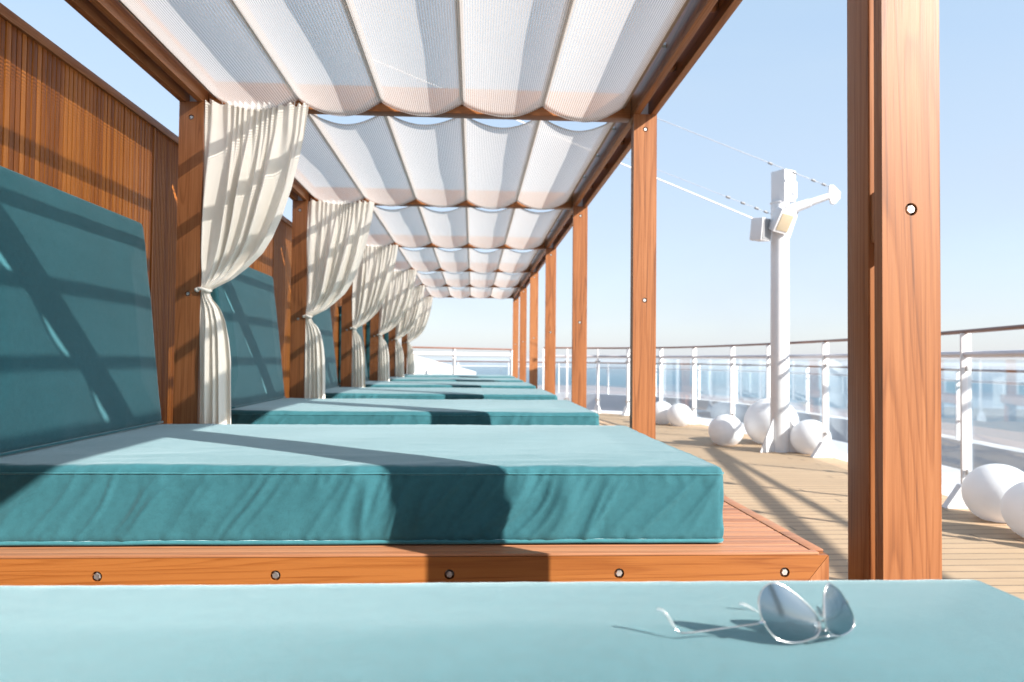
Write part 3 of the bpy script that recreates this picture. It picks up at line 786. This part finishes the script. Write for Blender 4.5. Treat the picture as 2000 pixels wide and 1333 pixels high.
# gusset under the arm
g = [at(x, y, Y=my - .2) for x, y in ((1541, 418), (1562, 408), (1541, 470))]
bm = BM(); prism_into(bm, g, (0, .04, 0)); link('gusset', bm, 'white', mast)
# floodlight, tilted down to the deck
fc = at(1529, 432, Y=my - .45)
Mx = Matrix.Translation(fc) @ Matrix.Rotation(math.radians(18), 4, 'Z') @ Matrix.Rotation(math.radians(26), 4, 'X') @ Matrix.Rotation(math.radians(8), 4, 'Y')
bm = BM(); T = BM(); box_into(T, -.27, .27, -.1, .14, -.34, .34, bev=.03); merge(bm, T, Mx); fl = link('floodlight', bm, 'white', mast)
bm = BM(); T = BM(); box_into(T, -.21, .21, -.118, -.102, -.27, .22, bev=.004); merge(bm, T, Mx); link('lens', bm, 'lamp_glass', fl)
bm = BM(); T = BM()
for k in range(6): box_into(T, -.24 + k * .09, -.21 + k * .09, .142, .2, -.28, .28, bev=0)
merge(bm, T, Mx); link('cooling_fins', bm, 'white', fl)
spc = at(1486, 449, Y=my - .15)
Ms = Matrix.Translation(spc) @ Matrix.Rotation(math.radians(-58), 4, 'Z') @ Matrix.Rotation(math.radians(6), 4, 'Y')
bm = BM(); T = BM(); box_into(T, -.2, .2, -.22, .22, -.32, .32, bev=.025); merge(bm, T, Ms); spk = link('speaker', bm, 'white', mast)
bm = BM(); T = BM(); box_into(T, .203, .218, -.19, .19, -.29, .29, bev=.004); merge(bm, T, Ms); link('grille', bm, 'grey', spk)
bm = BM(); tube_into(bm, catmull([at(1497, 470, Y=my - .2), at(1491, 462, Y=my - .3), at(1496, 455, Y=my - .3), at(1506, 458, Y=my - .15)], 5), .03, n=8); link('cable_loop', bm, 'white', spk)
bm = BM(); box_into(bm, spc.x + .1, mx - .2, my - .12, my - .04, spc.z - .06, spc.z + .02); link('bracket', bm, 'white', spk)
# stays
def stay(name, label, a, b, r, beads=(), mat='wire', sag=.0, end=4.0):
    a, b = Vector(a), Vector(b); t = thing(name, label, 'cable', tuple(a)); far = a + (b - a) * end
    pts = [a + (far - a) * i / 30 - Vector((0, 0, sag * math.sin(math.pi * i / 30))) for i in range(31)]
    bm = BM(); tube_into(bm, pts, r, n=6); link('line', bm, mat, t, smooth=180)
    for f in beads:
        p = a + (b - a) * f; T = BM(); d = (b - a).normalized()
        bm = BM(); tube_into(bm, [p - d * .07, p - d * .05, p + d * .05, p + d * .07], [.015, .036, .036, .015], n=8); link('clamp', bm, 'grey', t)
    return t
yA = my - .5
stay('stay_cable', 'thin wire stay with clamps running from the mast arm tip past its box', at(1619, 365, Y=yA), at(1280, 231, Y=yA), .009, (.03, .09, .2, .34), sag=-.02)
stay('stay_cable', 'thin wire stay with a row of clamps leaving the mast below its arm', at(1507, 419, Y=my), at(1282, 331, Y=my), .0065, (.05, .13, .25, .38))
stay('rope', 'thick white rope running up left from the speaker box on the mast', at(1477, 430, Y=my - .15), at(1283, 349, Y=my - .15), .018, (), 'rope')
# unseen overhead bars added far right to throw the long shadows on the deck
def shadow_bar(p, q, r, label):
    dz = r[2] if isinstance(r, tuple) else None
    h = 4.2; k = (h + EYE) / SUN_TO.z; o = Vector((SUN_TO.x, SUN_TO.y, 0)) * k
    a, b = Vector(p) + o, Vector(q) + o; a.z = b.z = h
    t = thing('shadow_bar', label, 'rail', (a.x, a.y, h)); bm = BM(); tube_into(bm, [a, b], r, n=10); link('bar', bm, 'white', t)
q1, q2 = at(1438, 922, Z=-EYE), at(1666, 1125, Z=-EYE); d_ = (q1 - q2)
shadow_bar(q2 - d_ * .6, q1 + d_ * .55, .12, 'wide white unseen overhead bar added beyond the right edge to shade the deck')
q1, q2 = at(1380, 868, Z=-EYE), at(1668, 1032, Z=-EYE); d_ = (q1 - q2)
shadow_bar(q2 - d_ * .4, q1 + d_ * .1, .07, 'slim white unseen overhead bar added beyond the right edge to shade the deck')

# ================================================================ sunglasses on the foreground cushion
ZT = ZM + .024
c1 = at(1550, 1256, Z=ZT); c2 = at(1650, 1240, Z=ZT + .004)
sg = thing('sunglasses', 'silver wire aviator sunglasses lying upside down on the foreground cushion', 'sunglasses', tuple(c1), None)
mm = .001 / S
lean = Vector((-.03, .16, 1)).normalized()
v1 = Vector((1, .02, 0)).normalized(); v2 = Vector((math.cos(math.radians(35)), math.sin(math.radians(35)), 0))
z1 = [(1120, 205), (1200, 232), (1300, 312), (1385, 405), (1424, 480), (1424, 530), (1395, 580), (1320, 612), (1225, 625), (1150, 612), (1095, 585), (1045, 520), (1012, 450), (1000, 370), (1012, 300), (1052, 235)]
z2 = [(1545, 165), (1590, 190), (1640, 250), (1690, 350), (1725, 440), (1728, 505), (1705, 540), (1660, 555), (1600, 553), (1545, 525), (1505, 475), (1490, 400), (1495, 300), (1510, 215)]
def plane_pts(zs, cx_, cy_, fx, fy, c, v, bulge):
    pts = []
    for x, y in zs: pts.append(c + v * ((x - cx_) / 7.7 / fx * mm) + lean * ((cy_ - y) / 7.7 / fy * mm))
    return pts
P1 = plane_pts(z1, 1225, 625, .90, .96, c1, v1, 1); P2 = plane_pts(z2, 1640, 557, .56, .96, c2, v2, 1)
def closed(pts, n=6):
    P = [Vector(p) for p in pts]; m = len(P); out = []
    for i in range(m):
        a, b, c, d = P[i - 1], P[i], P[(i + 1) % m], P[(i + 2) % m]
        for k in range(n):
            t = k / n; out.append(.5 * (2 * b + (c - a) * t + (2 * a - 5 * b + 4 * c - d) * t * t + (3 * b - a - 3 * c + d) * t ** 3))
    return out
def lens_part(P, v):
    ring = closed(P); cen = sum(ring, Vector()) / len(ring); nr = v.cross(lean).normalized()
    if nr.y > 0: nr = -nr
    bm = BM(); tube_into(bm, ring + [ring[0], ring[1]], 0.85 * mm, n=8, caps=False); rim = link('rim', bm, 'gunmetal', sg, smooth=180)
    bm = BM(); levels = [1, .8, .6, .4, .2]
    rows = [[bm.verts.new(cen + (p - cen) * s + nr * (3.2 * mm * (1 - s * s))) for p in ring] for s in levels]; m = len(ring)
    for a, b in zip(rows, rows[1:]):
        for i in range(m): bm.faces.new((a[i], a[(i + 1) % m], b[(i + 1) % m], b[i]))
    cv = bm.verts.new(cen + nr * 3.2 * mm)
    for i in range(m): bm.faces.new((rows[-1][i], rows[-1][(i + 1) % m], cv))
    link('lens', bm, 'lens', rim, smooth=180)
    return rim
lens_part(P1, v1); lens_part(P2, v2)
zz = lambda x, y: (1240 + x / 4, 1100 + y / 4)
D1, D2 = c1.y, c2.y
def zp(x, y, Y): return at(*zz(x, y), Y=Y)
bm = BM(); tube_into(bm, catmull([P1[4], zp(1436, 520, D1 + .01), zp(1458, 533, D1 + .03), zp(1482, 528, D2 - .06), P2[10]], 5), 1.0 * mm, n=8); link('bridge', bm, 'gunmetal', sg, smooth=180)
bm = BM(); tube_into(bm, catmull([P1[7], zp(1420, 590, D1 + .015), zp(1500, 575, D2 - .06), P2[8]], 6), .9 * mm, n=8); link('brow_bar', bm, 'gunmetal', sg, smooth=180)
for (x, y, Y, sx) in ((1442, 380, D1 + .05, -1), (1466, 372, D2 + .02, 1)):
    bm = BM(); T = BM(); bmesh.ops.create_uvsphere(T, u_segments=14, v_segments=10, radius=1); c = zp(x, y, Y)
    merge(bm, T, Matrix.Translation(c) @ Matrix.Rotation(.35 * sx, 4, 'Y') @ Matrix.Diagonal((1.6 * mm, 3.4 * mm, 6.0 * mm, 1)))
    pd = link('nose_pad', bm, 'tip', sg, smooth=180)
    e = P1[3] if sx < 0 else P2[11]
    bm = BM(); tube_into(bm, catmull([e, (e + c) / 2 + Vector((0, 3 * mm, -1 * mm)), c], 4), .5 * mm, n=6); link('pad_arm', bm, 'gunmetal', pd, smooth=180)
def temple(pts, tip, hinge):
    bm = BM(); tube_into(bm, catmull(pts, 8), .85 * mm, n=8); tp = link('temple', bm, 'gunmetal', sg, smooth=180)
    bm = BM(); q = catmull(tip, 6); tube_into(bm, q, [(.9 + .7 * min(1, i / 6)) * mm for i in range(len(q))], n=10); link('temple_tip', bm, 'tip', tp, smooth=180)
    bm = BM(); h, d = hinge; tube_into(bm, [h, h + d], 1.9 * mm, n=8); link('hinge', bm, 'gunmetal', tp)
Dt = at(*zz(355, 545), Z=ZT + .012).y
temple([zp(1008, 465, D1 - .005), zp(960, 478, D1 + .01), zp(700, 512, D1 + .045), zp(430, 546, Dt - .01), zp(355, 545, Dt), zp(315, 512, Dt + .004)],
       [zp(318, 516, Dt + .004), zp(290, 470, Dt + .01), zp(255, 410, Dt + .015), zp(215, 368, Dt + .02), zp(172, 358, Dt + .025)], (zp(1012, 465, D1), Vector((-5 * mm, 1 * mm, -.3 * mm))))
De = D2 + .24
temple([P2[3] + Vector((0, .02, 0)), zp(1560, 430, D2 + .12), zp(1250, 470, D2 + .2), zp(1080, 490, De - .01), zp(1020, 440, De), zp(985, 408, De)],
       [zp(990, 412, De), zp(950, 380, De), zp(900, 345, De + .01), zp(855, 322, De + .01), zp(812, 318, De + .015)], (P2[3], Vector((1 * mm, 5 * mm, 0))))

# ================================================================ sea air
bm = BM(); h0, h1 = -73.0, 7.5; hw = 125000
bmesh.ops.create_cube(bm, size=1)
for v in bm.verts: v.co = Vector((v.co.x * 2 * hw, v.co.y * 2 * hw, h0 if v.co.z < 0 else h1))
hz = bpy.data.materials.new('sea_haze'); hz.use_nodes = True; hn = hz.node_tree.nodes
hn.remove(hn['Principled BSDF']); pv = hn.new('ShaderNodeVolumePrincipled'); pv.inputs['Color'].default_value = (.93, .95, 1, 1); pv.inputs['Density'].default_value = 3.5e-4; pv.inputs['Anisotropy'].default_value = .2
hz.node_tree.links.new(pv.outputs[0], hn['Material Output'].inputs['Volume'])
ho = link('haze', bm, hz, base=(0, 0, -EYE), smooth=0); ho['kind'] = 'stuff'
